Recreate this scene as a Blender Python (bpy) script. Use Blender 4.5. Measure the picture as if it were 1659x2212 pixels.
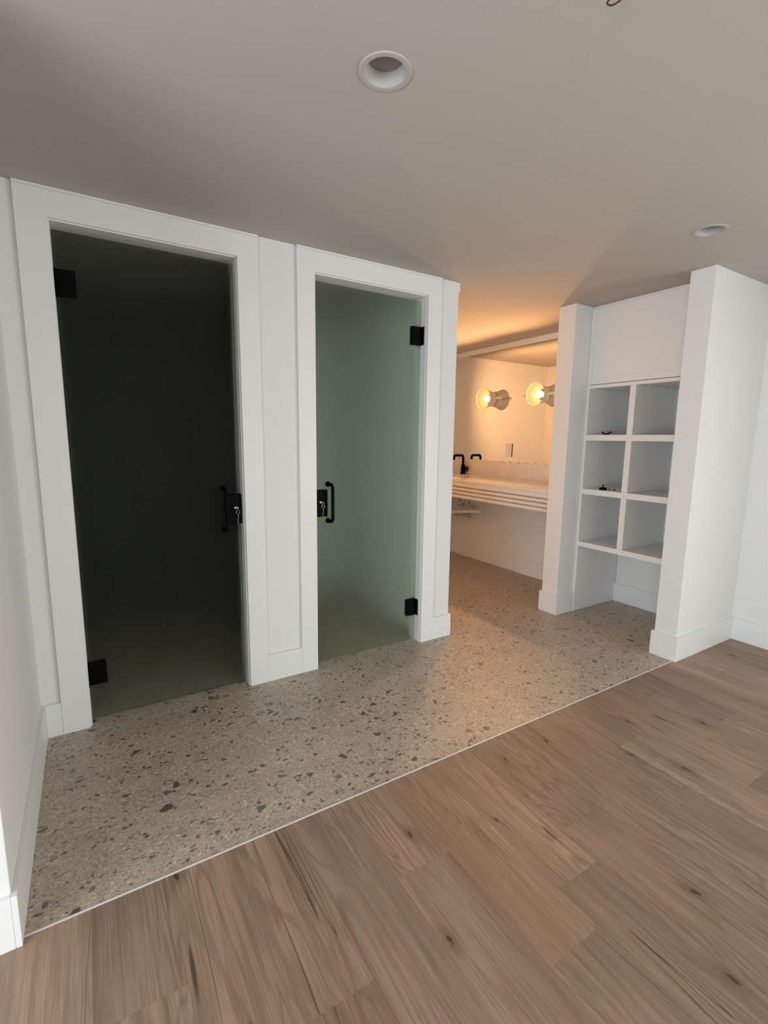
import bpy, bmesh, math, random
from mathutils import Vector, Matrix
random.seed(7)
S = bpy.context.scene
for o in list(bpy.data.objects):
    bpy.data.objects.remove(o, do_unlink=True)
COL = S.collection
PI = math.pi

# ------------------------------------------------------------------ camera
cd = bpy.data.cameras.new('camera'); cam = bpy.data.objects.new('camera', cd); COL.objects.link(cam)
cd.sensor_fit = 'HORIZONTAL'; cd.sensor_width = 36.0; cd.lens = 36.0 * 1038.7161 / 1659.0
cd.clip_start = 0.02; cd.clip_end = 60
_p, _w, _r = math.radians(-8.7124), math.radians(31.6775), math.radians(0.6957)
_f = Vector((math.sin(_w) * math.cos(_p), math.cos(_w) * math.cos(_p), math.sin(_p)))
_rt = Vector((math.cos(_w), -math.sin(_w), 0)); _up = _rt.cross(_f)
_r2 = math.cos(_r) * _rt + math.sin(_r) * _up; _u2 = -math.sin(_r) * _rt + math.cos(_r) * _up
m = Matrix.Identity(4)
for i in range(3):
    m[i][0] = _r2[i]; m[i][1] = _u2[i]; m[i][2] = -_f[i]
m.translation = Vector((-0.32009, -2.26862, 1.2429))
cam.matrix_world = m
S.camera = cam

# ------------------------------------------------------------------ world, daylight, exposure
wd = bpy.data.worlds.new('world'); S.world = wd; wd.use_nodes = True
bg = wd.node_tree.nodes['Background']; bg.inputs[0].default_value = (0.72, 0.86, 1.0, 1); bg.inputs[1].default_value = 1.0

def area(name, loc, direction, sx, sy, power, color):
    l = bpy.data.lights.new(name, 'AREA'); l.shape = 'RECTANGLE'; l.size = sx; l.size_y = sy
    l.energy = power; l.color = color
    o = bpy.data.objects.new(name, l); COL.objects.link(o); o.location = loc
    o.rotation_euler = Vector(direction).to_track_quat('-Z', 'Y').to_euler()
    return o
# daylight entering by the two glazed openings behind the photographer
area('daylight_back', (0.9, -5.47, 0.90), (0, 1, 0), 3.2, 1.5, 26, (0.92, 0.97, 0.97))
area('daylight_side', (-2.97, -2.9, 0.90), (1, 0, 0), 3.2, 1.5, 122, (0.85, 0.95, 1.0))
area('fill_right', (3.10, -3.8, 0.90), (-1, 0, 0), 2.4, 1.5, 74, (0.96, 0.965, 0.90))  # added fill light for the left wall, no known window on this side
S.view_settings.view_transform = 'Standard'; S.view_settings.look = 'None'
S.view_settings.gamma = 1.0; S.view_settings.use_curve_mapping = False
S.view_settings.exposure = -0.04

# ------------------------------------------------------------------ node helpers
def mat(name):
    mm = bpy.data.materials.new(name); mm.use_nodes = True
    nt = mm.node_tree; b = nt.nodes['Principled BSDF']
    return mm, nt, b
def N(nt, typ, **kw):
    n = nt.nodes.new(typ)
    for k, v in kw.items():
        if k == 'ins':
            for kk, vv in v.items(): n.inputs[kk].default_value = vv
        else: setattr(n, k, v)
    return n
def L(nt, a, b): nt.links.new(a, b)
def mth(nt, op, a, b=None, c=None, clamp=False):
    n = nt.nodes.new('ShaderNodeMath'); n.operation = op; n.use_clamp = clamp
    for i, v in enumerate((a, b, c)):
        if v is None: continue
        if isinstance(v, (int, float)): n.inputs[i].default_value = v
        else: L(nt, v, n.inputs[i])
    return n.outputs[0]
def mixc(nt, fac, a, b, blend='MIX'):
    n = nt.nodes.new('ShaderNodeMix'); n.data_type = 'RGBA'; n.blend_type = blend
    for s, v in ((n.inputs[0], fac), (n.inputs[6], a), (n.inputs[7], b)):
        if isinstance(v, (int, float)): s.default_value = v
        elif isinstance(v, tuple): s.default_value = v if len(v) == 4 else (*v, 1)
        else: L(nt, v, s)
    return n.outputs[2]
def step(nt, v, lo, hi):
    n = nt.nodes.new('ShaderNodeMapRange'); n.interpolation_type = 'SMOOTHSTEP'
    L(nt, v, n.inputs[0]); n.inputs[1].default_value = lo; n.inputs[2].default_value = hi
    return n.outputs[0]
def bump(nt, b, h, strength, dist=0.001):
    n = nt.nodes.new('ShaderNodeBump'); n.inputs['Strength'].default_value = strength; n.inputs['Distance'].default_value = dist
    L(nt, h, n.inputs['Height']); L(nt, n.outputs[0], b.inputs['Normal'])

def paint(name, col, rough, bscale=260, bs=0.12, spec=0.5):
    mm, nt, b = mat(name)
    g = N(nt, 'ShaderNodeNewGeometry')
    n1 = N(nt, 'ShaderNodeTexNoise', ins={'Scale': bscale, 'Detail': 3}); L(nt, g.outputs['Position'], n1.inputs['Vector'])
    n2 = N(nt, 'ShaderNodeTexNoise', ins={'Scale': 1.7, 'Detail': 2}); L(nt, g.outputs['Position'], n2.inputs['Vector'])
    c2 = tuple(x * 0.97 for x in col)
    L(nt, mixc(nt, n2.outputs[0], col, c2), b.inputs['Base Color'])
    b.inputs['Roughness'].default_value = rough; b.inputs['Specular IOR Level'].default_value = spec
    bump(nt, b, n1.outputs[0], bs, 0.0006)
    return mm
M = {}
M['wall'] = paint('wall_paint', (0.80, 0.795, 0.775), 0.75, 340, 0.25, 0.3)
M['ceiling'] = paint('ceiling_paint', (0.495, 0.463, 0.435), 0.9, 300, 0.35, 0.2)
M['trim'] = paint('trim_paint', (0.82, 0.82, 0.81), 0.42, 120, 0.05, 0.5)
M['cabinet'] = paint('cabinet_lacquer', (0.80, 0.79, 0.775), 0.45, 120, 0.04, 0.5)
M['strip'] = paint('satin_edge_strip', (0.66, 0.65, 0.63), 0.35, 90, 0.0)
M['lampring'] = paint('downlight_ring_paint', (0.46, 0.445, 0.43), 0.7, 90, 0.0)
M['plastic'] = paint('white_plastic', (0.82, 0.80, 0.76), 0.35, 60, 0.0)
M['shade'] = paint('off_white_enamel', (0.86, 0.80, 0.72), 0.5, 90, 0.08)
M['lens'] = paint('frosted_lamp_lens', (0.26, 0.235, 0.235), 0.5, 90, 0.05)
M['stall_dark'] = paint('painted_stall_gloom', (0.030, 0.032, 0.030), 0.7, 40, 0.1)  # near-black wall colour stands in for the darkness inside the left stall
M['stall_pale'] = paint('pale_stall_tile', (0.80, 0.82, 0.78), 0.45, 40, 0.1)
M['black'] = paint('matt_black_metal', (0.0025, 0.0025, 0.0025), 0.5, 200, 0.05, 0.05)
M['gold'] = paint('cream_lining', (0.78, 0.70, 0.48), 0.6, 60, 0.05, 0.2)
M['gap'] = paint('painted_gap_shade', (0.02, 0.017, 0.015), 0.9, 20, 0.0, 0.1)  # near-black colour stands in for shade behind the switch plate

def metal(name, col, rough):
    mm, nt, b = mat(name); b.inputs['Metallic'].default_value = 1.0
    g = N(nt, 'ShaderNodeNewGeometry'); n1 = N(nt, 'ShaderNodeTexNoise', ins={'Scale': 180, 'Detail': 2}); L(nt, g.outputs['Position'], n1.inputs['Vector'])
    L(nt, mixc(nt, n1.outputs[0], col, tuple(x * .85 for x in col)), b.inputs['Base Color']); b.inputs['Roughness'].default_value = rough
    return mm
M['chrome'] = metal('brushed_chrome', (0.7, 0.69, 0.67), 0.22)
M['alu'] = metal('satin_aluminium', (0.62, 0.62, 0.61), 0.38)
M['brass'] = metal('aged_brass', (0.30, 0.17, 0.06), 0.4)
M['copper'] = metal('dark_copper_wire', (0.16, 0.07, 0.06), 0.45)
M['mirror'] = metal('mirror_silver', (0.93, 0.92, 0.88), 0.0)

mm, nt, b = mat('frosted_green_glass'); M['glass'] = mm
g = N(nt, 'ShaderNodeNewGeometry'); n1 = N(nt, 'ShaderNodeTexNoise', ins={'Scale': 900, 'Detail': 2}); L(nt, g.outputs['Position'], n1.inputs['Vector'])
b.inputs['Base Color'].default_value = (0.80, 0.86, 0.79, 1); b.inputs['Transmission Weight'].default_value = 1.0
b.inputs['Roughness'].default_value = 0.60; b.inputs['IOR'].default_value = 1.17
bump(nt, b, n1.outputs[0], 0.15, 0.0003)

mm, nt, b = mat('lamp_bulb_glow'); M['bulb'] = mm
b.inputs['Base Color'].default_value = (1, .8, .5, 1)
b.inputs['Emission Color'].default_value = (1.0, 0.84, 0.42, 1); b.inputs['Emission Strength'].default_value = 4.0

mm, nt, b = mat('cord_fibre'); M['cord'] = mm
w = N(nt, 'ShaderNodeTexNoise', ins={'Scale': 700}); g = N(nt, 'ShaderNodeNewGeometry'); L(nt, g.outputs['Position'], w.inputs['Vector'])
L(nt, mixc(nt, w.outputs[0], (0.55, 0.5, 0.36), (0.3, 0.27, 0.2)), b.inputs['Base Color']); b.inputs['Roughness'].default_value = .6

# pale veined stone
mm, nt, b = mat('pale_stone'); M['stone'] = mm
g = N(nt, 'ShaderNodeNewGeometry')
n1 = N(nt, 'ShaderNodeTexNoise', ins={'Scale': 7, 'Detail': 8, 'Roughness': .65, 'Distortion': .8}); L(nt, g.outputs['Position'], n1.inputs['Vector'])
n2 = N(nt, 'ShaderNodeTexNoise', ins={'Scale': 38, 'Detail': 6, 'Roughness': .7}); L(nt, g.outputs['Position'], n2.inputs['Vector'])
c = mixc(nt, step(nt, n1.outputs[0], .35, .7), (0.76, 0.72, 0.67), (0.70, 0.65, 0.60))
c = mixc(nt, mth(nt, 'MULTIPLY', step(nt, n2.outputs[0], .62, .74), .35), c, (0.38, 0.33, 0.30))
L(nt, c, b.inputs['Base Color']); b.inputs['Roughness'].default_value = 0.16

# terrazzo tile, chips of four sizes
def terrazzo():
    mm, nt, b = mat('terrazzo_tile')
    g = N(nt, 'ShaderNodeNewGeometry'); oi = N(nt, 'ShaderNodeObjectInfo')
    off = N(nt, 'ShaderNodeVectorMath', operation='MULTIPLY_ADD'); L(nt, oi.outputs['Color'], off.inputs[0]); off.inputs[1].default_value = (9.1, 7.3, 0); L(nt, g.outputs['Position'], off.inputs[2])
    dn = N(nt, 'ShaderNodeTexNoise', ins={'Scale': 26, 'Detail': 2}); L(nt, off.outputs[0], dn.inputs['Vector'])
    ds = N(nt, 'ShaderNodeVectorMath', operation='MULTIPLY_ADD'); L(nt, dn.outputs['Color'], ds.inputs[0]); ds.inputs[1].default_value = (.022, .022, 0); L(nt, off.outputs[0], ds.inputs[2])
    V = ds.outputs[0]
    big = N(nt, 'ShaderNodeTexNoise', ins={'Scale': 6, 'Detail': 5, 'Roughness': .6}); L(nt, off.outputs[0], big.inputs['Vector'])
    col = mixc(nt, step(nt, big.outputs[0], .3, .7), (0.40, 0.318, 0.245), (0.51, 0.410, 0.318))
    def layer(col, scale, p, lo, colors, shift, amt=1.0):
        mp = N(nt, 'ShaderNodeVectorMath', operation='MULTIPLY_ADD'); L(nt, V, mp.inputs[0]); mp.inputs[1].default_value = (1, 1.35, 0); mp.inputs[2].default_value = (shift, shift * 2, 0)
        v1 = N(nt, 'ShaderNodeTexVoronoi', voronoi_dimensions='2D', feature='F1', ins={'Scale': scale}); L(nt, mp.outputs[0], v1.inputs['Vector'])
        v2 = N(nt, 'ShaderNodeTexVoronoi', voronoi_dimensions='2D', feature='DISTANCE_TO_EDGE', ins={'Scale': scale}); L(nt, mp.outputs[0], v2.inputs['Vector'])
        sp = N(nt, 'ShaderNodeSeparateColor'); L(nt, v1.outputs['Color'], sp.inputs[0])
        sel = mth(nt, 'LESS_THAN', sp.outputs[0], p)
        edge = mth(nt, 'ADD', mth(nt, 'MULTIPLY', sp.outputs[2], .16), lo)
        ins_ = mth(nt, 'MULTIPLY', mth(nt, 'SUBTRACT', v2.outputs['Distance'], edge), 30, clamp=True)
        rmp = N(nt, 'ShaderNodeValToRGB'); rmp.color_ramp.interpolation = 'CONSTANT'
        els = rmp.color_ramp.elements; els[0].color = (*colors[0], 1); els[1].position = 1 / len(colors); els[1].color = (*colors[1], 1)
        for k, cc in enumerate(colors[2:]):
            e = els.new((k + 2) / len(colors)); e.color = (*cc, 1)
        L(nt, sp.outputs[1], rmp.inputs[0])
        return mixc(nt, mth(nt, 'MULTIPLY', mth(nt, 'MULTIPLY', sel, ins_), amt), col, rmp.outputs[0])
    dk, gn, rd, br, lt, md = (.085, .070, .058), (.115, .115, .10), (.13, .072, .06), (.18, .14, .105), (.70, .63, .55), (.36, .32, .27)
    col = layer(col, 270, .75, .02, [(.36, .30, .24), (.62, .55, .46), (.28, .23, .18), (.56, .49, .40)], 1.3, .42)
    col = layer(col, 150, .42, .04, [(.66, .60, .51), (.24, .20, .16), (.56, .50, .42), br, (.62, .55, .47)], 5.1, .62)
    col = layer(col, 86, .24, .06, [lt, md, br, (.58, .51, .43), (.28, .25, .20)], 8.7, .75)
    col = layer(col, 52, .11, .10, [dk, br, dk, md, gn], 2.9, .9)
    col = layer(col, 26, .05, .13, [dk, gn, (.15, .125, .105), (.12, .085, .075), (.10, .085, .07), (.20, .175, .15)], 3.7, .93)
    L(nt, col, b.inputs['Base Color'])
    b.inputs['Roughness'].default_value = 0.42
    fn = N(nt, 'ShaderNodeTexNoise', ins={'Scale': 220, 'Detail': 3}); L(nt, off.outputs[0], fn.inputs['Vector'])
    bump(nt, b, fn.outputs[0], 0.12, 0.0006)
    return mm
M['terrazzo'] = terrazzo()
M['grout'] = paint('pale_grout', (0.55, 0.49, 0.42), 0.9, 400, 0.3, .2)

def wood():
    mm, nt, b = mat('oak_plank')
    g = N(nt, 'ShaderNodeNewGeometry'); oi = N(nt, 'ShaderNodeObjectInfo')
    off = N(nt, 'ShaderNodeVectorMath', operation='MULTIPLY_ADD'); L(nt, oi.outputs['Color'], off.inputs[0]); off.inputs[1].default_value = (17.1, 13.3, 0); L(nt, g.outputs['Position'], off.inputs[2])
    sc = N(nt, 'ShaderNodeSeparateColor'); L(nt, oi.outputs['Color'], sc.inputs[0])
    def scaled(sx, sy, src=None):
        n = N(nt, 'ShaderNodeVectorMath', operation='MULTIPLY'); L(nt, src or off.outputs[0], n.inputs[0]); n.inputs[1].default_value = (sx, sy, 0); return n.outputs[0]
    def noise(v, s=1, d=2, r=.5, dist=0):
        n = N(nt, 'ShaderNodeTexNoise', ins={'Scale': s, 'Detail': d, 'Roughness': r, 'Distortion': dist}); L(nt, v, n.inputs['Vector']); return n.outputs[0]
    ring = noise(scaled(6.5, .9), 1, 2.5, .5, .5)
    rings = mth(nt, 'MULTIPLY_ADD', mth(nt, 'SINE', mth(nt, 'MULTIPLY', ring, 120)), .5, .5)
    ringmask = step(nt, noise(scaled(5, .9), 1, 1), .40, .56)
    fine = noise(scaled(240, 5), 1, 5, .7)
    mid = noise(scaled(38, 1.6), 1, 4, .6, .4)
    tone = noise(scaled(5, .8), 1, 3, .55)
    blotch = noise(scaled(2.2, 1.1), 1, 2)
    col = mixc(nt, step(nt, tone, .25, .75), (0.250, 0.163, 0.112), (0.43, 0.300, 0.218))
    col = mixc(nt, mth(nt, 'MULTIPLY', step(nt, blotch, .4, .7), .35), col, (0.42, 0.27, 0.205))
    gy = noise(scaled(3.1, 1.3, None), 1, 2)
    col = mixc(nt, mth(nt, 'MULTIPLY', step(nt, gy, .5, .75), .35), col, (0.30, 0.235, 0.17))
    col = mixc(nt, mth(nt, 'MULTIPLY', step(nt, mid, .45, .70), .60), col, (0.20, 0.135, 0.092))
    col = mixc(nt, mth(nt, 'MULTIPLY', mth(nt, 'MULTIPLY', step(nt, rings, .5, 1), ringmask), .42), col, (0.16, 0.105, 0.072))
    col = mixc(nt, mth(nt, 'MULTIPLY', step(nt, fine, .42, .72), .62), col, (0.17, 0.115, 0.08))
    col = mixc(nt, mth(nt, 'MULTIPLY', step(nt, fine, .5, .22), .22), col, (0.50, 0.385, 0.29))
    # cracks
    ck = noise(scaled(10, .55), 1, 2, .5, .2)
    line = mth(nt, 'SUBTRACT', 1, step(nt, mth(nt, 'ABSOLUTE', mth(nt, 'SUBTRACT', ck, .5)), .0, .007))
    ckm = step(nt, noise(scaled(4, 1.6), 1, 2), .50, .60)
    col = mixc(nt, mth(nt, 'MULTIPLY', mth(nt, 'MULTIPLY', line, ckm), .85), col, (0.055, 0.036, 0.026))
    # knots
    kv = scaled(4.2, 1.9)
    dd = N(nt, 'ShaderNodeTexNoise', ins={'Scale': 14, 'Detail': 2}); L(nt, off.outputs[0], dd.inputs['Vector'])
    ka = N(nt, 'ShaderNodeVectorMath', operation='MULTIPLY_ADD'); L(nt, dd.outputs['Color'], ka.inputs[0]); ka.inputs[1].default_value = (.16, .10, 0); L(nt, kv, ka.inputs[2])
    vo = N(nt, 'ShaderNodeTexVoronoi', voronoi_dimensions='2D', ins={'Scale': 1.0}); L(nt, ka.outputs[0], vo.inputs['Vector'])
    vs = N(nt, 'ShaderNodeSeparateColor'); L(nt, vo.outputs['Color'], vs.inputs[0])
    sel = mth(nt, 'LESS_THAN', vs.outputs[0], .42)
    halo = mth(nt, 'MULTIPLY', sel, mth(nt, 'SUBTRACT', 1, step(nt, vo.outputs['Distance'], .02, .15)))
    core = mth(nt, 'MULTIPLY', sel, mth(nt, 'SUBTRACT', 1, step(nt, vo.outputs['Distance'], .012, .036)))
    col = mixc(nt, mth(nt, 'MULTIPLY', halo, .55), col, (0.14, 0.09, 0.062))
    col = mixc(nt, mth(nt, 'MULTIPLY', core, .85), col, (0.04, 0.027, 0.02))
    # board to board tone
    br = N(nt, 'ShaderNodeHueSaturation'); L(nt, col, br.inputs['Color'])
    L(nt, mth(nt, 'MULTIPLY_ADD', sc.outputs[2], .28, .87), br.inputs['Value'])
    L(nt, mth(nt, 'MULTIPLY_ADD', sc.outputs[0], .10, 1.0), br.inputs['Saturation'])
    L(nt, br.outputs[0], b.inputs['Base Color'])
    L(nt, mth(nt, 'MULTIPLY_ADD', fine, .18, .42), b.inputs['Roughness'])
    b.inputs['Specular IOR Level'].default_value = .4
    bump(nt, b, fine, 0.25, 0.0006)
    return mm
M['wood'] = wood()

# ------------------------------------------------------------------ geometry helpers
def box(bm, x0, x1, y0, y1, z0, z1, bev=0.0):
    v = [bm.verts.new((x, y, z)) for x in (x0, x1) for y in (y0, y1) for z in (z0, z1)]
    fs = [bm.faces.new([v[i] for i in q]) for q in ((0, 1, 3, 2), (4, 6, 7, 5), (0, 4, 5, 1), (2, 3, 7, 6), (0, 2, 6, 4), (1, 5, 7, 3))]
    if bev > 0:
        es = list({e for f in fs for e in f.edges})
        bmesh.ops.bevel(bm, geom=es, offset=bev, segments=2, affect='EDGES', profile=.5)
def obj(name, bm, material, parent=None, smooth=False, loc=None):
    bmesh.ops.recalc_face_normals(bm, faces=bm.faces)
    me = bpy.data.meshes.new(name); bm.to_mesh(me); bm.free()
    if material is not None: me.materials.append(material)
    if smooth:
        for p in me.polygons: p.use_smooth = True
        try: me.set_sharp_from_angle(angle=math.radians(40))
        except Exception: pass
    o = bpy.data.objects.new(name, me); COL.objects.link(o)
    if loc: o.location = loc
    if parent is not None: o.parent = parent
    return o
def boxes(name, lst, material, parent=None, bev=0.0):
    bm = bmesh.new()
    for q in lst: box(bm, *q, bev=bev)
    return obj(name, bm, material, parent, smooth=False)
def tag(o, label=None, cat=None, group=None, kind=None):
    if label: o['label'] = label
    if cat: o['category'] = cat
    if group: o['group'] = group
    if kind: o['kind'] = kind
    return o
def struct(name, lst, material, bev=0.0):
    return tag(boxes(name, lst, material, None, bev), kind='structure')
def empty(name, loc, label=None, cat=None, group=None, kind=None):
    o = bpy.data.objects.new(name, None); COL.objects.link(o); o.location = loc; o.empty_display_size = .05
    return tag(o, label, cat, group, kind)
def tube(bm, pts, r, seg=14, cap=True, radii=None):
    pts = [Vector(p) for p in pts]; rings = []
    prev = None
    for i, p in enumerate(pts):
        a = pts[i] - pts[i - 1] if i else pts[1] - pts[0]
        b_ = pts[i + 1] - pts[i] if i < len(pts) - 1 else a
        t = (a.normalized() + b_.normalized()).normalized()
        if prev is None:
            ref = Vector((0, 0, 1)) if abs(t.z) < .9 else Vector((1, 0, 0))
            n = t.cross(ref).normalized()
        else: n = (prev - t * prev.dot(t)).normalized()
        prev = n; bb = t.cross(n)
        rr = radii[i] if radii else r
        rings.append([bm.verts.new(p + (n * math.cos(2 * PI * k / seg) + bb * math.sin(2 * PI * k / seg)) * rr) for k in range(seg)])
    for i in range(len(rings) - 1):
        for k in range(seg):
            bm.faces.new((rings[i][k], rings[i][(k + 1) % seg], rings[i + 1][(k + 1) % seg], rings[i + 1][k]))
    if cap:
        bm.faces.new(rings[0][::-1]); bm.faces.new(rings[-1])
def fillet(pts, r, n=6):
    """round the corners of a polyline"""
    pts = [Vector(p) for p in pts]; out = [pts[0]]
    for i in range(1, len(pts) - 1):
        p, a, b_ = pts[i], pts[i - 1], pts[i + 1]
        da, db = (a - p).normalized(), (b_ - p).normalized()
        rr = min(r, (a - p).length * .49, (b_ - p).length * .49)
        s, e = p + da * rr, p + db * rr
        for k in range(n + 1):
            t = k / n; out.append(s * (1 - t) ** 2 + p * 2 * t * (1 - t) + e * t * t)
    out.append(pts[-1]); return out
def lathe(bm, prof, origin, axis, seg=48, close=False):
    """prof: (radius, distance along axis)"""
    ax = Vector(axis).normalized(); ref = Vector((0, 0, 1)) if abs(ax.z) < .9 else Vector((1, 0, 0))
    n = ax.cross(ref).normalized(); b_ = ax.cross(n); o = Vector(origin); rings = []
    for r, h in prof:
        if r < 1e-6: rings.append([bm.verts.new(o + ax * h)])
        else: rings.append([bm.verts.new(o + ax * h + (n * math.cos(2 * PI * k / seg) + b_ * math.sin(2 * PI * k / seg)) * r) for k in range(seg)])
    prs = list(zip(rings, rings[1:])) + ([(rings[-1], rings[0])] if close else [])
    for A, B in prs:
        for k in range(seg):
            k2 = (k + 1) % seg
            if len(A) == 1 and len(B) == 1: continue
            if len(A) == 1: bm.faces.new((A[0], B[k2], B[k]))
            elif len(B) == 1: bm.faces.new((A[k], A[k2], B[0]))
            else: bm.faces.new((A[k], A[k2], B[k2], B[k]))
def prism(bm, poly, axis, a0, a1):
    """poly: 2d points in the two remaining axes"""
    def P(u, v, w):
        return {'x': (w, u, v), 'y': (u, w, v), 'z': (u, v, w)}[axis]
    A = [bm.verts.new(P(u, v, a0)) for u, v in poly]; B = [bm.verts.new(P(u, v, a1)) for u, v in poly]
    n = len(poly)
    for i in range(n): bm.faces.new((A[i], A[(i + 1) % n], B[(i + 1) % n], B[i]))
    bm.faces.new(A[::-1]); bm.faces.new(B)

# ------------------------------------------------------------------ dimensions
H = 2.134; HB = .1419; BT = .0129
XL = -.549; WY = .015; WT = .115            # left wall face, wall plane behind the casings, wall back
XO1, XO1R, XO2, XO2R = -.3844, .3063, .6727, 1.3565
ZO = 2.0297; XE = 1.5775; YT = -.9265; YE = -.942
X1, Y1, Y1B = 2.4677, -.9349, -.8096
X2, Y2, Y2B = 2.4843, -.0949, .0379
XR = 3.1345; XN = 3.163; XV = 3.098; YB = 1.90
RX0, RY0 = -3.0, -5.5

# ------------------------------------------------------------------ room shell
struct('wall_left', [(RX0, XL, YE, WT, 0, H)], M['wall'], .002)
struct('wall_back', [(XL, XO1 + .006 - .02, WY, WT, 0, H), (XO1R - .006 + .02, XO2 + .006 - .02, WY, WT, 0, H),
                     (XO2R - .006 + .02, XE, WY, WT, 0, H),
                     (XO1 - .014, XO1R + .014, WY, WT, ZO + .014, H), (XO2 - .014, XO2R + .014, WY, WT, ZO + .014, H)], M['wall'])
struct('wall_alcove_left', [(XE - .10, XE, WT, YB, 0, H)], M['wall'])
struct('wall_alcove_back', [(XE - .10, XN + .12, YB, YB + .1, 0, H)], M['wall'])
struct('wall_alcove_right', [(XV, XN + .12, Y2B, YB, 0, H)], M['wall'])
struct('wall_partition_far', [(X2, XN + .12, Y2, Y2B, 0, H)], M['wall'], .002)
struct('wall_niche', [(XN, XN + .12, Y1B, Y2, 0, H)], M['wall'])
struct('wall_partition_near', [(X1, XN + .12, Y1, Y1B, 0, H)], M['wall'], .002)
struct('wall_right', [(XR, XR + .12, -2.6, Y1, 0, H), (XR, XR + .12, RY0, -5.0, 0, H), (XR, XR + .12, -5.0, -2.6, 1.7, H), (XR, XR + .12, -5.0, -2.6, 0, .1)], M['wall'])
# walls behind the photographer with their two glazed openings
struct('wall_front', [(RX0 - .12, -.7, RY0 - .12, RY0, 0, H), (2.5, XR + .12, RY0 - .12, RY0, 0, H), (-.7, 2.5, RY0 - .12, RY0, 1.7, H), (-.7, 2.5, RY0 - .12, RY0, 0, .1)], M['wall'])
struct('wall_side', [(RX0 - .12, RX0, RY0, -4.5, 0, H), (RX0 - .12, RX0, -1.3, YE, 0, H), (RX0 - .12, RX0, -4.5, -1.3, 1.7, H), (RX0 - .12, RX0, -4.5, -1.3, 0, .1)], M['wall'])
def win(name, lst):
    return tag(boxes(name, lst, M['trim']), kind='structure')
win('window_1', [(-.7, -.64, RY0 - .1, RY0 - .06, .1, 1.7), (2.44, 2.5, RY0 - .1, RY0 - .06, .1, 1.7), (.87, .93, RY0 - .1, RY0 - .06, .1, 1.7), (-.64, .87, RY0 - .1, RY0 - .06, .1, .16), (.93, 2.44, RY0 - .1, RY0 - .06, .1, .16)])
win('window_2', [(RX0 - .1, RX0 - .06, -4.5, -4.44, .1, 1.7), (RX0 - .1, RX0 - .06, -1.36, -1.3, .1, 1.7), (RX0 - .1, RX0 - .06, -2.93, -2.87, .1, 1.7)])
win('window_added', [(XR + .06, XR + .1, -5.0, -4.94, .1, 1.7), (XR + .06, XR + .1, -2.66, -2.6, .1, 1.7), (XR + .06, XR + .1, -3.83, -3.77, .1, 1.7)])  # unseen window added around the right-hand fill light
# shower stalls behind the frosted doors
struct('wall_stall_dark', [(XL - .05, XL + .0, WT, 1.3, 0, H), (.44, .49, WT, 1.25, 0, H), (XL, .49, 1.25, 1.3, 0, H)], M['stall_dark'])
struct('wall_stall_pale', [(.50, .55, WT, 1.25, 0, H), (1.43, 1.475, WT, 1.25, 0, H), (.50, 1.475, 1.25, 1.3, 0, H)], M['stall_pale'])

# ceiling with two real holes for the downlights
DL = [(.372, -1.128), (2.010, -1.110)]
bm = bmesh.new()
cx0, cx1, cy0, cy1 = RX0 - .12, XN + .12, RY0 - .12, YB + .1
o_ = [bm.verts.new(p) for p in ((cx0, cy0, H), (cx1, cy0, H), (cx1, cy1, H), (cx0, cy1, H))]
ed = [bm.edges.new((o_[i], o_[(i + 1) % 4])) for i in range(4)]
for (dx, dy) in DL:
    vs = [bm.verts.new((dx + .052 * math.cos(2 * PI * k / 48), dy + .052 * math.sin(2 * PI * k / 48), H)) for k in range(48)]
    ed += [bm.edges.new((vs[k], vs[(k + 1) % 48])) for k in range(48)]
bmesh.ops.triangle_fill(bm, use_beauty=True, use_dissolve=False, edges=ed)
box(bm, cx0, cx1, cy0, cy1, H + .12, H + .16)
for a in ((cx0, cx0 + .01, cy0, cy1), (cx1 - .01, cx1, cy0, cy1), (cx0 + .01, cx1 - .01, cy0, cy0 + .01), (cx0 + .01, cx1 - .01, cy1 - .01, cy1)):
    box(bm, *a, H + .001, H + .12)
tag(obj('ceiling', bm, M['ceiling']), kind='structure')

# ------------------------------------------------------------------ floor: slab, tiles, planks, edge strip
fl = struct('floor', [(cx0, cx1, cy0, cy1, -.08, -.006)], M['grout'])
JT = .0019; JY = .0038
tiles_x0 = -.346 - .587 * 1
def in_tile_area(x, y): return True
rows = [(YT, -.629)] + [(-.629 + .2945 * k, -.629 + .2945 * (k + 1)) for k in range(9)]
for ri, (ya, yb) in enumerate(rows):
    shift = 0 if ri % 2 == 0 else .2935
    x = -.346 - .587 * 2 + shift
    while x < XN + .1:
        a, b_ = max(x, XL), min(x + .587, XN)
        y0, y1 = ya, min(yb, YB)
        x += .587
        if b_ - a < .03 or y1 - y0 < .02: continue
        bm = bmesh.new()
        box(bm, a + JT / 2, b_ - JT / 2, y0 + JY / 2, y1 - JY / 2, -.006, 0.0)
        for f in bm.faces: pass
        t = obj('tile', bm, M['terrazzo'], fl)
        t.color = (random.random(), random.random(), random.random(), 1)
boxes('grout_bed', [(XL, XN, YT, YB, -.0058, -.0004)], M['grout'], fl)
PW = .186; PX0 = .167
OFF = {0: -1.464, 2: -1.278, 3: -1.659, 4: -1.534, 5: -1.404, -2: -1.251, -1: -2.05, 1: -1.90, 6: -2.05, 7: -1.85, 8: -1.24, 9: -1.62, 10: -1.93, 11: -1.37, 12: -1.75, 13: -1.50, 14: -1.15, -3: -1.75}
PL = 1.22
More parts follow.
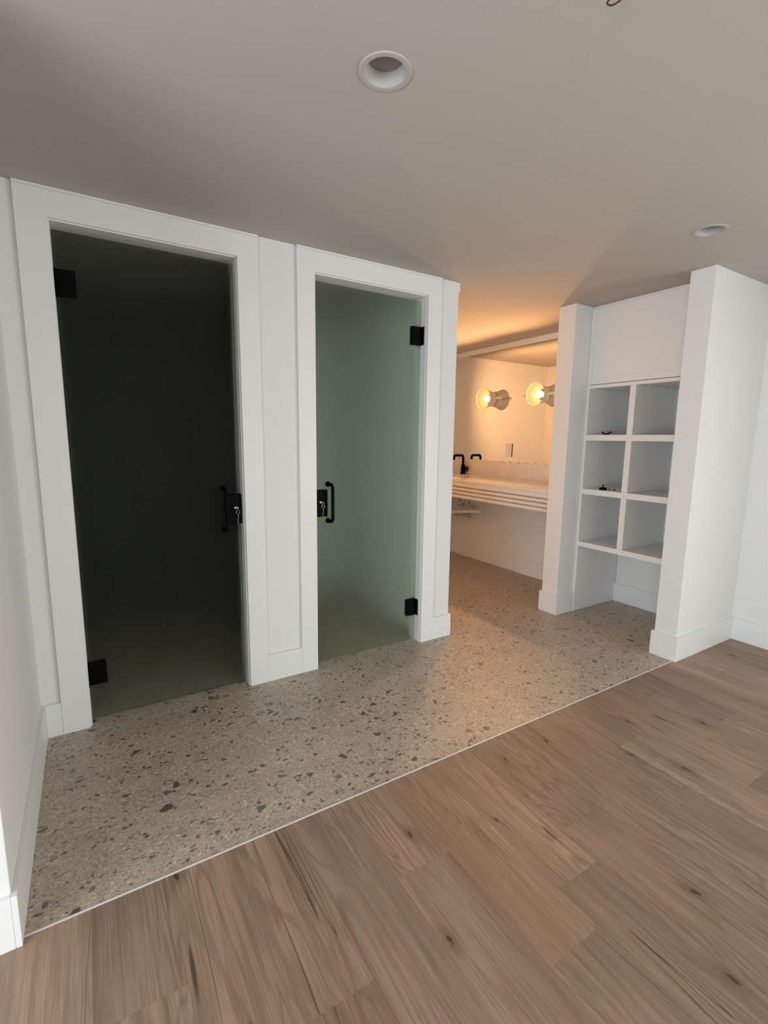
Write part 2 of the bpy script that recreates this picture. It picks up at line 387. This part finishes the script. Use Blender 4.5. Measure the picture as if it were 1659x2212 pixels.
for k in range(-17, 17):
    # strip k spans x from PX0+(k-1)*PW to PX0+k*PW
    a, b_ = PX0 + (k - 1) * PW, PX0 + k * PW
    a, b_ = max(a, RX0), min(b_, XR)
    if b_ - a < .03: continue
    yend = YT - .006 if (a + b_) / 2 > XL else YE
    if b_ > XL > a: yend = YT - .006
    if a > X1 - .02: yend = Y1
    j = OFF.get(k, -1.2 - random.random())
    while j < yend: j += PL
    y1 = yend
    y0 = j - PL
    while y1 > RY0:
        y0 = max(y0, RY0)
        if y1 - y0 > .01:
            bm = bmesh.new(); box(bm, a + .0001, b_ - .0001, y0 + .0001, y1 - .0001, -.006, 0)
            bmesh.ops.bevel(bm, geom=[e for e in bm.edges if all(v.co.z > -.001 for v in e.verts)], offset=.0003, segments=1, affect='EDGES')
            t = obj('plank', bm, M['wood'], fl)
            t.color = (random.random(), random.random(), random.random(), 1)
        y1 = y0; y0 = y1 - PL
struct('trim_1', [(XL + BT, X1 - BT, YT - .0058, YT - .0002, -.005, .0024)], M['strip'], .0008)

# ------------------------------------------------------------------ door casings, jambs
for n, (a, b_, co_l, co_r) in enumerate(((XO1, XO1R, .0965, .0931), (XO2, XO2R, .0902, .0933))):
    ZC = 2.1233
    r = empty('trim_%d' % (n + 2), ((a + b_) / 2, 0, 0), kind='structure')
    def P(lst): return [(q[0] - (a + b_) / 2, q[1] - (a + b_) / 2, *q[2:]) for q in lst]
    cxm = (a + b_) / 2
    bm = bmesh.new()
    prism(bm, [(a - co_l - cxm, 0), (a - cxm, 0), (a - cxm, ZO), (b_ - cxm, ZO), (b_ - cxm, 0), (b_ + co_r - cxm, 0), (b_ + co_r - cxm, ZC), (a - co_l - cxm, ZC)], 'y', 0.0, WY - .0005)
    bmesh.ops.bevel(bm, geom=[e for e in bm.edges if all(v.co.y < .001 for v in e.verts)], offset=.0018, segments=2, affect='EDGES', profile=.5)
    obj('door_casing', bm, M['trim'], r)
    boxes('cap_moulding', P([(a - co_l, b_ + co_r, -.002, WY - .0005, ZC + .0003, H - .0005)]), M['trim'], r, .001)
    boxes('side_jamb', P([(a - .014, a + .006, WY + .0002, WT, 0, ZO - .006)]), M['trim'], r, .001)
    boxes('side_jamb', P([(b_ - .006, b_ + .014, WY + .0002, WT, 0, ZO - .006)]), M['trim'], r, .001)
    boxes('head_jamb', P([(a - .014, b_ + .014, WY + .0002, WT, ZO - .0058, ZO + .014)]), M['trim'], r, .001)

# ------------------------------------------------------------------ baseboards
def baseboard(name, lst): return tag(boxes(name, lst, M['trim'], None, .0012), kind='structure')
baseboard('baseboard_left', [(XL, XL + BT, YE - BT, WY - .001, 0, HB), (RX0, XL - .0002, YE - BT, YE, 0, HB)])
baseboard('baseboard_back', [(XL + BT + .0003, XO1 - .0968, WY - BT, WY - .0003, 0, HB), (XO1R + .0934, XO2 - .0905, WY - BT - .001, WY - .0003, 0, HB),
                             (XO2R + .0936, XE, WY - BT - .001, WY - .0003, 0, HB)])
baseboard('baseboard_alcove_left', [(XE + .0003, XE + BT, WY - BT - .001, YB - BT, 0, HB)])
baseboard('baseboard_alcove_back', [(XE + BT + .0003, XV - BT - .0003, YB - BT, YB, 0, HB)])
baseboard('baseboard_alcove_right', [(XV - BT, XV, Y2B + BT + .0003, YB, 0, HB)])
baseboard('baseboard_partition_far', [(X2 - BT, X2 - .0003, Y2 - BT, Y2B + BT, 0, HB), (X2, 2.659, Y2 - BT, Y2 - .0003, 0, HB), (X2, XV, Y2B + .0003, Y2B + BT, 0, HB)])
baseboard('baseboard_partition_near', [(X1 - BT, X1 - .0003, Y1 - BT, Y1B + BT, 0, HB), (X1, XR - BT - .0003, Y1 - BT, Y1 - .0003, 0, HB), (X1, 2.659, Y1B + .0003, Y1B + BT, 0, HB)])
baseboard('baseboard_right', [(XR - BT, XR, -2.58, Y1 - .0003, 0, HB)])
# narrow ceiling band round the washing alcove
struct('trim_4', [(XE + .0003, XE + .012, WY, YB, 2.0855, H - .0005), (XE + .0125, XV - .0125, YB - .012, YB, 2.0855, H - .0005), (XV - .012, XV, Y2B, YB, 2.0855, H - .0005)], M['trim'], .001)

# ------------------------------------------------------------------ frosted glass doors
def glass_door(n, a, b_, hinge_left, label):
    """a, b_: casing edges; root at the hinge line on the floor"""
    gx0, gx1 = a + .010, b_ - .009
    s = 1 if hinge_left else -1
    hx = gx0 if hinge_left else gx1
    fx = gx1 if hinge_left else gx0        # free edge
    r = empty('door_%d' % n, (hx, .063, 0), kind='structure')
    r['label'] = label
    def rel(q): return (q[0] - hx, q[1] - hx, q[2] - .063, q[3] - .063, q[4], q[5])
    boxes('glass_panel', [rel((gx0, gx1, .058, .068, .008, 2.008))], M['glass'], r, .0012)
    for z0, z1 in ((.166, .268), (1.768, 1.868)):
        bm = bmesh.new()
        x0, x1 = sorted((hx - s * .001, hx + s * .066))
        box(bm, *rel((x0, x1, .0500, .0578, z0, z1)), bev=.002)
        box(bm, *rel((x0, x1, .0682, .076, z0, z1)), bev=.002)
        j0, j1 = sorted((hx - s * .0045, hx - s * .0012))
        box(bm, *rel((j0, j1, .030, .096, z0, z1)), bev=.0008)
        h = obj('hinge', bm, M['black'], r)
    # lock case
    x0, x1 = sorted((fx, fx - s * .068))
    bm = bmesh.new(); box(bm, *rel((x0, x1, .0340, .0578, .829, .972)), bev=.003)
    lk = obj('lock_case', bm, M['black'], r)
    # pull handle
    px = fx - s * .079
    bm = bmesh.new()
    y0, yb_ = .0578, -.004
    for z in (.803, .999):
        lathe(bm, [(0, 0), (.0145, 0), (.0145, .006), (.0095, .008), (0, .008)], (px - hx, y0 - .063, z), (0, -1, 0), 28)
    tube(bm, [(p[0] - hx, p[1] - .063, p[2]) for p in fillet([(px, .052, .803), (px, yb_, .803), (px, yb_, .999), (px, .052, .999)], .034, 9)], .0088, 18)
    obj('pull_handle', bm, M['black'], r, smooth=True)
    return fx, s
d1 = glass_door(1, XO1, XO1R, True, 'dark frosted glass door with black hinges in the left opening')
d2 = glass_door(2, XO2, XO2R, False, 'pale green frosted glass door with black hinges right of the wide post')
# key hanging in each lock with ring and cord
def keys(x, label):
    y = .0336
    r = empty('key', (x, y, .908), label, 'key', 'keys left in the door locks')
    bm = bmesh.new(); lathe(bm, [(0, 0), (.0065, 0), (.0065, .004), (.005, .006), (0, .006)], (0, 0, 0), (0, -1, 0), 20)
    obj('cylinder_face', bm, M['chrome'], r, smooth=True)
    bm = bmesh.new()
    box(bm, .004, .0055, -.026, -.006, -.004, .004)
    lathe(bm, [(0, 0), (.0085, 0), (.0085, .0018), (0, .0018)], (.004, -.028, -.001), (1, 0, 0), 20)
    obj('key_blade', bm, M['chrome'], r, smooth=True)
    bm = bmesh.new()
    tube(bm, [(.0055 + .0095 * math.sin(t), -.028 + .004 * math.sin(t), -.018 + .0105 * math.cos(t)) for t in [2 * PI * k / 22 for k in range(23)]], .0010, 8, cap=False)
    obj('ring', bm, M['chrome'], r, smooth=True)
    bm = bmesh.new()
    tube(bm, fillet([(.0055, -.0275, -.0285), (.0085, -.026, -.036), (.008, -.024, -.046), (.006, -.022, -.058), (.0068, -.021, -.078)], .01, 4), .0012, 8)
    obj('cord', bm, M['cord'], r, smooth=True)
keys(.2665, 'silver key with ring and cord hanging from the dark glass door lock')
keys(.7060, 'silver key with ring and cord hanging from the pale green glass door lock')

# ------------------------------------------------------------------ open shelving cabinet in the niche
cb = empty('shelf_cabinet', (2.66, -.4525, 0), 'white built-in cabinet of six open cubbies under a flat panel, between two white partition walls', 'cabinet')
ox, oy = 2.66, -.4525
def CB(name, lst, bev=.001, parent=cb): return boxes(name, [(q[0] - ox, q[1] - ox, q[2] - oy, q[3] - oy, q[4], q[5]) for q in lst], M['cabinet'], parent, bev)
yl, yr = Y2 - .0004, Y1B + .0004
CB('side_panel', [(ox, XN - BT - .001, yl - .018, yl, HB + .001, 2.12), (ox, ox + .02, yl - .018, yl, 0, HB)])
CB('side_panel', [(ox, XN - BT - .001, yr, yr + .018, HB + .001, 2.12), (ox, ox + .02, yr, yr + .018, 0, HB)])
yi0, yi1 = yr + .0183, yl - .0183
for z0, z1 in ((.4927, .5275), (.870, .908), (1.244, 1.284), (1.596, 1.6185)):
    CB('shelf', [(ox, XN - .011, yi0, yi1, z0, z1)])
for z0, z1 in ((.5278, .8697), (.9083, 1.2437), (1.2843, 1.5957)):
    CB('divider', [(ox + .0005, XN - .011, -.446, -.407, z0, z1)])
CB('back_panel', [(XN - .010, XN - .0005, yi0, yi1, .4927, 2.12)], 0)
dr = CB('upper_panel', [(ox - .002, ox + .012, yr + .002, yl - .0015, 1.6215, 2.116)], .001)
fr = CB('panel_frame', [(ox - .0070, ox - .0022, yr + .002, yr + .085, 1.6215, 2.116), (ox - .0070, ox - .0022, yl - .032, yl - .0015, 1.6215, 2.116),
                        (ox - .0070, ox - .0022, yr + .0852, yl - .0322, 2.072, 2.116), (ox - .0070, ox - .0022, yr + .0852, yl - .0322, 1.6215, 1.662)], .0008)
CB('top_filler', [(ox + .004, ox + .02, yr + .001, yl - .001, 2.1165, H - .001)], 0)
baseboard('baseboard_niche', [(ox + .021, XN - BT - .0003, yl - BT - .0, yl + .0001, 0, HB), (XN - BT, XN, Y1B, yl + .0, 0, HB), (ox + .021, XN - BT - .0003, yr, yr + BT, 0, HB)])

# small hardware left on the shelves
r = empty('hook_bracket', (2.70, -.2385, 1.284), 'small black hook bracket with two curled ends lying in the top left cubby', 'hook')
bm = bmesh.new(); tube(bm, fillet([(0, .034, .017), (0, .026, .019), (0, .018, .006), (0, -.018, .006), (0, -.024, .018), (0, -.034, .019), (0, -.037, .010)], .008, 5), .0042, 10)
obj('hook_arm', bm, M['black'], r, smooth=True)
bm = bmesh.new(); box(bm, -.008, .008, -.019, .019, 0, .011, bev=.002); obj('mounting_plate', bm, M['black'], r)
r = empty('door_stop', (2.705, -.2440, .908), 'small black block with a round knob on top in the middle left cubby', 'hardware')
bm = bmesh.new(); box(bm, -.014, .014, -.021, .021, 0, .017, bev=.003); obj('block', bm, M['black'], r)
bm = bmesh.new(); lathe(bm, [(0, .017), (.0035, .017), (.003, .027), (.0065, .031), (.0065, .034), (0, .036)], (0, 0, 0), (0, 0, 1), 20); obj('knob', bm, M['black'], r, smooth=True)
def screw(x, y, ang, label):
    r = empty('screw', (x, y, .908), label, 'screw'); r.rotation_euler = (0, 0, ang)
    bm = bmesh.new(); lathe(bm, [(0, 0), (.005, 0), (.0045, .002), (.002, .0035), (.002, .015), (0, .018)], (-.009, 0, .005), (1, 0, 0), 12); obj('shank', bm, M['brass'], r, smooth=True)
    bm = bmesh.new(); box(bm, .001, .0035, -.0055, .0055, .0, .009, bev=.001); obj('wing', bm, M['black'], r)
screw(2.735, -.2715, 1.8, 'tiny brass screw beside the black knobbed block, the one nearer to it')
screw(2.735, -.3080, 1.3, 'tiny brass screw on the same shelf, the one farther from the black knobbed block')

# ------------------------------------------------------------------ vanity
MX = XV - .006       # mirror face
tag(boxes('wall_mirror', [(MX, XV - .0003, Y2B + .001, YB - .001, 1.0, 2.0852)], M['mirror']), 'large frameless mirror filling the wall above the stone vanity', 'mirror')
vx0, vz0, vz1 = 2.506, .716, .885
v = empty('vanity', (XV, .95, vz0), 'wall-hung pale stone vanity with ribbed front and scalloped splashback under the mirror', 'vanity')
def rv(x, y, z): return (x - XV, y - .95, z - vz0)
YV1 = YB - .001
# countertop with sink opening
sy0, sy1, sx0, sx1 = 1.36, 1.82, 2.60, 2.93
bm = bmesh.new()
for q in ((vx0 + .004, sx0, Y2B + .0215, YV1), (sx1, MX - .0203, Y2B + .0215, YV1), (sx0, sx1, Y2B + .0215, sy0), (sx0, sx1, sy1, YV1)):
    box(bm, q[0] - XV, q[1] - XV, q[2] - .95, q[3] - .95, .845 - vz0, vz1 - vz0)
obj('countertop', bm, M['stone'], v)
bm = bmesh.new()
q = (sx0, sx1, sy0, sy1)
box(bm, q[0] - .01 - XV, q[1] + .01 - XV, q[2] - .01 - .95, q[3] + .01 - .95, .735 - vz0, .745 - vz0)
for e in ((q[0] - .01, q[0], q[2] - .01, q[3] + .01), (q[1], q[1] + .01, q[2] - .01, q[3] + .01), (q[0], q[1], q[2] - .01, q[2]), (q[0], q[1], q[3], q[3] + .01)):
    box(bm, e[0] - XV, e[1] - XV, e[2] - .95, e[3] - .95, .7452 - vz0, .8445 - vz0)
tube(bm, [(2.78 - XV, 1.61 - .95, .7345 - vz0), (2.78 - XV, 1.61 - .95, .7165 - vz0)], .021, 18)
obj('basin', bm, M['plastic'], v)
# ribbed apron: five half-round ribs
bm = bmesh.new(); poly = []
rh = (vz1 - vz0) / 5
poly.append((vx0 + .045 - XV, 0.0))
for k in range(5):
    for t in range(0, 9):
        a = -PI / 2 + PI * t / 8
        if t == 0 and k: poly.append((vx0 + .034 - XV, rh * k))
        poly.append((vx0 + .018 - .018 * math.cos(a) ** .8 - XV, rh * (k + .5) + rh * (.455 if 0 < k < 4 or (k == 0 and t > 4) or (k == 4 and t < 4) else .5) * math.sin(a)))
poly[-1] = (poly[-1][0], vz1 - vz0)
poly.append((vx0 + .0200 - XV, vz1 - vz0 + .0)); poly.append((vx0 + .0200 - XV, .844 - vz0)); poly.append((vx0 + .045 - XV, .844 - vz0))
pp = []
for p_ in poly:
    if not pp or (abs(pp[-1][0] - p_[0]) + abs(pp[-1][1] - p_[1])) > 1e-4: pp.append(p_)
prism(bm, pp, 'y', Y2B + .002 - .95, YV1 - .95)
obj('ribbed_apron', bm, M['stone'], v, smooth=True)
# scalloped splashback
bm = bmesh.new(); pitch = .103; y = .5605 - pitch * 5; zt = 1.031
poly = [(YV1 - .95, vz1 - vz0 + .0002), (Y2B + .0215 - .95, vz1 - vz0 + .0002)]
top = []
n = 0
while y < YV1 + pitch:
    for t in range(0, 8):
        a = t / 8
        yy = y + pitch * a; zz = zt - vz0 - .010 + .019 * math.sin(PI * a) ** .8
        if Y2B + .0215 < yy < YV1: top.append((yy - .95, zz))
    y += pitch
poly += top
prism(bm, poly, 'x', MX - .0200 - XV, MX - .0003 - XV)
obj('scalloped_splashback', bm, M['stone'], v)
bm = bmesh.new(); box(bm, vx0 + .008 - XV, MX - .0205 - XV, Y2B + .001 - .95, Y2B + .021 - .95, vz1 + .0002 - vz0, 1.016 - vz0, bev=.002)
obj('side_splash', bm, M['stone'], v)

# faucet
fx_, fy_ = 3.035, 1.603
f = empty('faucet', (fx_, fy_, .8855), 'black square-spout faucet with a small wheel handle at the back of the stone vanity', 'faucet')
bm = bmesh.new(); lathe(bm, [(0, 0), (.028, 0), (.028, .004), (.0225, .012), (.0215, .055), (.0235, .058), (.0235, .066), (.019, .07), (.019, .084), (.0215, .087), (.0215, .093), (0, .094)], (0, 0, 0), (0, 0, 1), 32)
obj('body', bm, M['black'], f, smooth=True)
bm = bmesh.new(); tube(bm, fillet([(0, 0, .085), (0, 0, .192), (-.122, 0, .192), (-.128, 0, .145)], .030, 8), .0125, 18)
obj('spout', bm, M['black'], f, smooth=True)
bm = bmesh.new(); tube(bm, [(0, -.018, .055), (0, -.052, .055)], .011, 14); obj('handle_stem', bm, M['black'], f, smooth=True)
bm = bmesh.new()
tube(bm, [(.026 * math.cos(t), -.053, .055 + .026 * math.sin(t)) for t in [2 * PI * k / 28 for k in range(29)]], .0038, 10, cap=False)
for k in range(5):
    t = 2 * PI * k / 5 + .3; tube(bm, [(0, -.053, .055), (.025 * math.cos(t), -.053, .055 + .025 * math.sin(t))], .0028, 8)
lathe(bm, [(0, 0), (.0085, 0), (.0085, .008), (0, .010)], (0, -.049, .055), (0, -1, 0), 18)
obj('wheel_handle', bm, M['black'], f, smooth=True)

# outlet plate let into the mirror
r = empty('wall_switch', (MX, 1.018, 1.145), 'white rocker switch plate standing proud of the mirror left of the scalloped splashback end', 'switch')
boxes('gap_shade_box', [(-.0055, -.0002, -.033, .033, -.060, .060)], M['gap'], r)  # added dark box, paints the shaded gap between plate and mirror
pl_ = boxes('cover_plate', [(-.0100, -.0058, -.037, .037, -.064, .064)], M['plastic'], r, .0012)
boxes('rocker', [(-.0135, -.0103, -.0165, .0165, -.0335, .0335)], M['plastic'], r, .001)
for z in (-.048, .048):
    bm = bmesh.new(); lathe(bm, [(0, 0), (.0032, 0), (.0032, .0012), (0, .0015)], (-.0102, 0, z), (-1, 0, 0), 14); obj('screw_head', bm, M['brass'], r, smooth=True)
r['label'] = 'white rocker switch plate standing proud of the mirror above the scalloped splashback'

# sconces
def sconce(y, label):
    z = 1.632
    r = empty('wall_sconce', (MX, y, z), label, 'lamp', 'lit cone sconces on the mirror')
    D = .127
    prof_o = [(.050, .0004), (.062, .003), (.069, .014), (.072, .034), (.078, .062), (.088, .095), (.1005, D)]
    prof_i = [(.097, D), (.0845, .096), (.074, .063), (.066, .035), (.052, .012), (0, .012)]
    back = [(.0985, D), (.0865, .096), (.076, .063), (.068, .035), (.054, .0105), (0, .0105)]
    bm = bmesh.new(); lathe(bm, [(0, .0004)] + prof_o + back, (0, 0, 0), (-1, 0, 0), 56)
    obj('shade', bm, M['shade'], r, smooth=True)
    bm = bmesh.new(); lathe(bm, [(.0983, D - .0005)] + prof_i, (0, 0, 0), (-1, 0, 0), 56)
    obj('inner_lining', bm, M['gold'], r, smooth=True)
    bm = bmesh.new()
    bm.free()
    for s in (-1, 1):
        bm = bmesh.new(); tube(bm, [(-.0585, s * .0765, 0), (-.0585, s * .182, 0)], .0125, 18)
        obj('side_rod', bm, M['shade'], r, smooth=True)
    bm = bmesh.new(); lathe(bm, [(0, .0125), (.026, .0125), (.027, .020), (.043, .024), (.043, .028), (.024, .030), (0, .030)], (0, 0, 0), (-1, 0, 0), 32)
    obj('socket_ring', bm, M['brass'], r, smooth=True)
    bm = bmesh.new(); lathe(bm, [(0, .0305), (.013, .0305), (.0145, .036), (.024, .044), (.030, .056), (.032, .068), (.030, .081), (.022, .093), (.011, .099), (0, .1)], (0, 0, 0), (-1, 0, 0), 28)
    obj('bulb', bm, M['bulb'], r, smooth=True)
    l = bpy.data.lights.new('sconce_light', 'SPOT'); l.energy = 44; l.color = (1.0, 0.50, 0.205); l.shadow_soft_size = .03
    l.spot_size = math.radians(164); l.spot_blend = .6
    lo = bpy.data.objects.new('sconce_light', l); COL.objects.link(lo); lo.parent = r; lo.location = (-.106, 0, 0)
    lo.rotation_euler = Vector((-1, 0, 0)).to_track_quat('-Z', 'Y').to_euler()
sconce(1.270, 'lit off-white cone sconce on the mirror, the farther of the two, above the faucet side')
sconce(.634, 'lit off-white cone sconce, the nearer of the two, half hidden by the partition')

# shut-off valves and drain under the vanity
def valve(y, z, label):
    r = empty('shutoff_valve', (XV - .0004, y, z), label, 'valve', 'water valves under the vanity')
    bm = bmesh.new(); lathe(bm, [(0, 0), (.030, 0), (.028, .005), (.013, .009), (0, .009)], (0, 0, 0), (-1, 0, 0), 28); obj('escutcheon', bm, M['chrome'], r, smooth=True)
    bm = bmesh.new(); tube(bm, [(-.009, 0, 0), (-.075, 0, 0)], .0085, 14); tube(bm, [(-.06, 0, 0), (-.06, 0, .03)], .008, 12); obj('body', bm, M['chrome'], r, smooth=True)
    bm = bmesh.new(); lathe(bm, [(0, 0), (.017, .001), (.019, .006), (.015, .012), (0, .013)], (-.076, 0, 0), (-1, 0, 0), 20)
    for vv in bm.verts: vv.co.y *= .55
    obj('oval_handle', bm, M['chrome'], r, smooth=True)
    bm = bmesh.new(); tube(bm, fillet([(-.06, 0, .03), (-.06, 0, .09), (-.066, .004, .165)], .03, 4), .0042, 10); obj('supply_hose', bm, M['copper'], r, smooth=True)
valve(1.640, .548, 'chrome shut-off valve under the vanity, the left one, next to the corner post')
valve(1.485, .548, 'chrome shut-off valve under the vanity, the right one, above the white pipe end')
r = empty('drain_pipe', (2.90, 1.55, .46), 'white sleeved drain pipe hanging under the ribbed vanity below the valves', 'pipe')
bm = bmesh.new()
tube(bm, fillet([(-.12, .06, .252), (-.12, .06, .06), (-.06, .06, -.015), (0.0, .06, .02)], .05, 6), .021, 18)
obj('trap_bend', bm, M['plastic'], r, smooth=True)
bm = bmesh.new(); tube(bm, fillet([(.0, .33, -.005), (.0, .10, .022), (.0, -.16, .065), (.0, -.365, .092)], .05, 5), .020, 18); obj('sleeved_pipe', bm, M['plastic'], r, smooth=True)
bm = bmesh.new(); lathe(bm, [(.0, .0), (.0215, .0), (.0225, .004), (.0215, .010), (0, .010)], (0, -.365, .092), (0, -1, .12), 20); obj('end_cap', bm, M['plastic'], r, smooth=True)
bm = bmesh.new(); tube(bm, fillet([(.004, -.005, .030), (.05, -.005, -.008), (.188, -.005, -.008)], .03, 5), .0165, 16); obj('wall_arm', bm, M['chrome'], r, smooth=True)
bm = bmesh.new(); lathe(bm, [(.0175, 0), (.037, 0), (.034, .006), (.0175, .010)], (.1972, -.005, -.008), (-1, 0, 0), 28); obj('escutcheon', bm, M['chrome'], r, smooth=True)

# ------------------------------------------------------------------ recessed downlights, loose ceiling wire
for (x, y), lab in zip(DL, ('unlit round recessed downlight in the ceiling, the large near one', 'unlit round recessed downlight in the ceiling, the small far one above the right partition')):
    r = empty('recessed_downlight', (x, y, H), lab, 'light', 'unlit recessed ceiling lights')
    bm = bmesh.new(); lathe(bm, [(.0500, .0), (.0515, -.0022), (.062, -.0035), (.0655, -.0028), (.0668, -.0002), (.0500, -.0002)], (0, 0, 0), (0, 0, 1), 64); obj('trim_ring', bm, M['lampring'], r, smooth=True)
    bm = bmesh.new(); lathe(bm, [(.0505, -.001), (.0488, .004), (.0455, .018), (.0430, .029), (.0445, .030), (.0475, .018), (.0512, .004)], (0, 0, 0), (0, 0, 1), 64, close=True); obj('baffle', bm, M['lampring'], r, smooth=True)
    bm = bmesh.new(); lathe(bm, [(0, .0262), (.030, .0268), (.0428, .0285), (.0428, .033), (0, .033)], (0, 0, 0), (0, 0, 1), 48); obj('lens', bm, M['lens'], r, smooth=True)
bm = bmesh.new()
tube(bm, fillet([(.640, -1.600, H), (.636, -1.580, 2.118), (.634, -1.5535, 2.115), (.6365, -1.5495, 2.114), (.6466, -1.5520, 2.113), (.6523, -1.5590, 2.115), (.6570, -1.5672, 2.118)], .006, 4), .0016, 8)
tag(obj('loose_wire', bm, M['copper'], smooth=True), 'short dark loop of loose wire hanging from the ceiling at the top edge', 'wire')
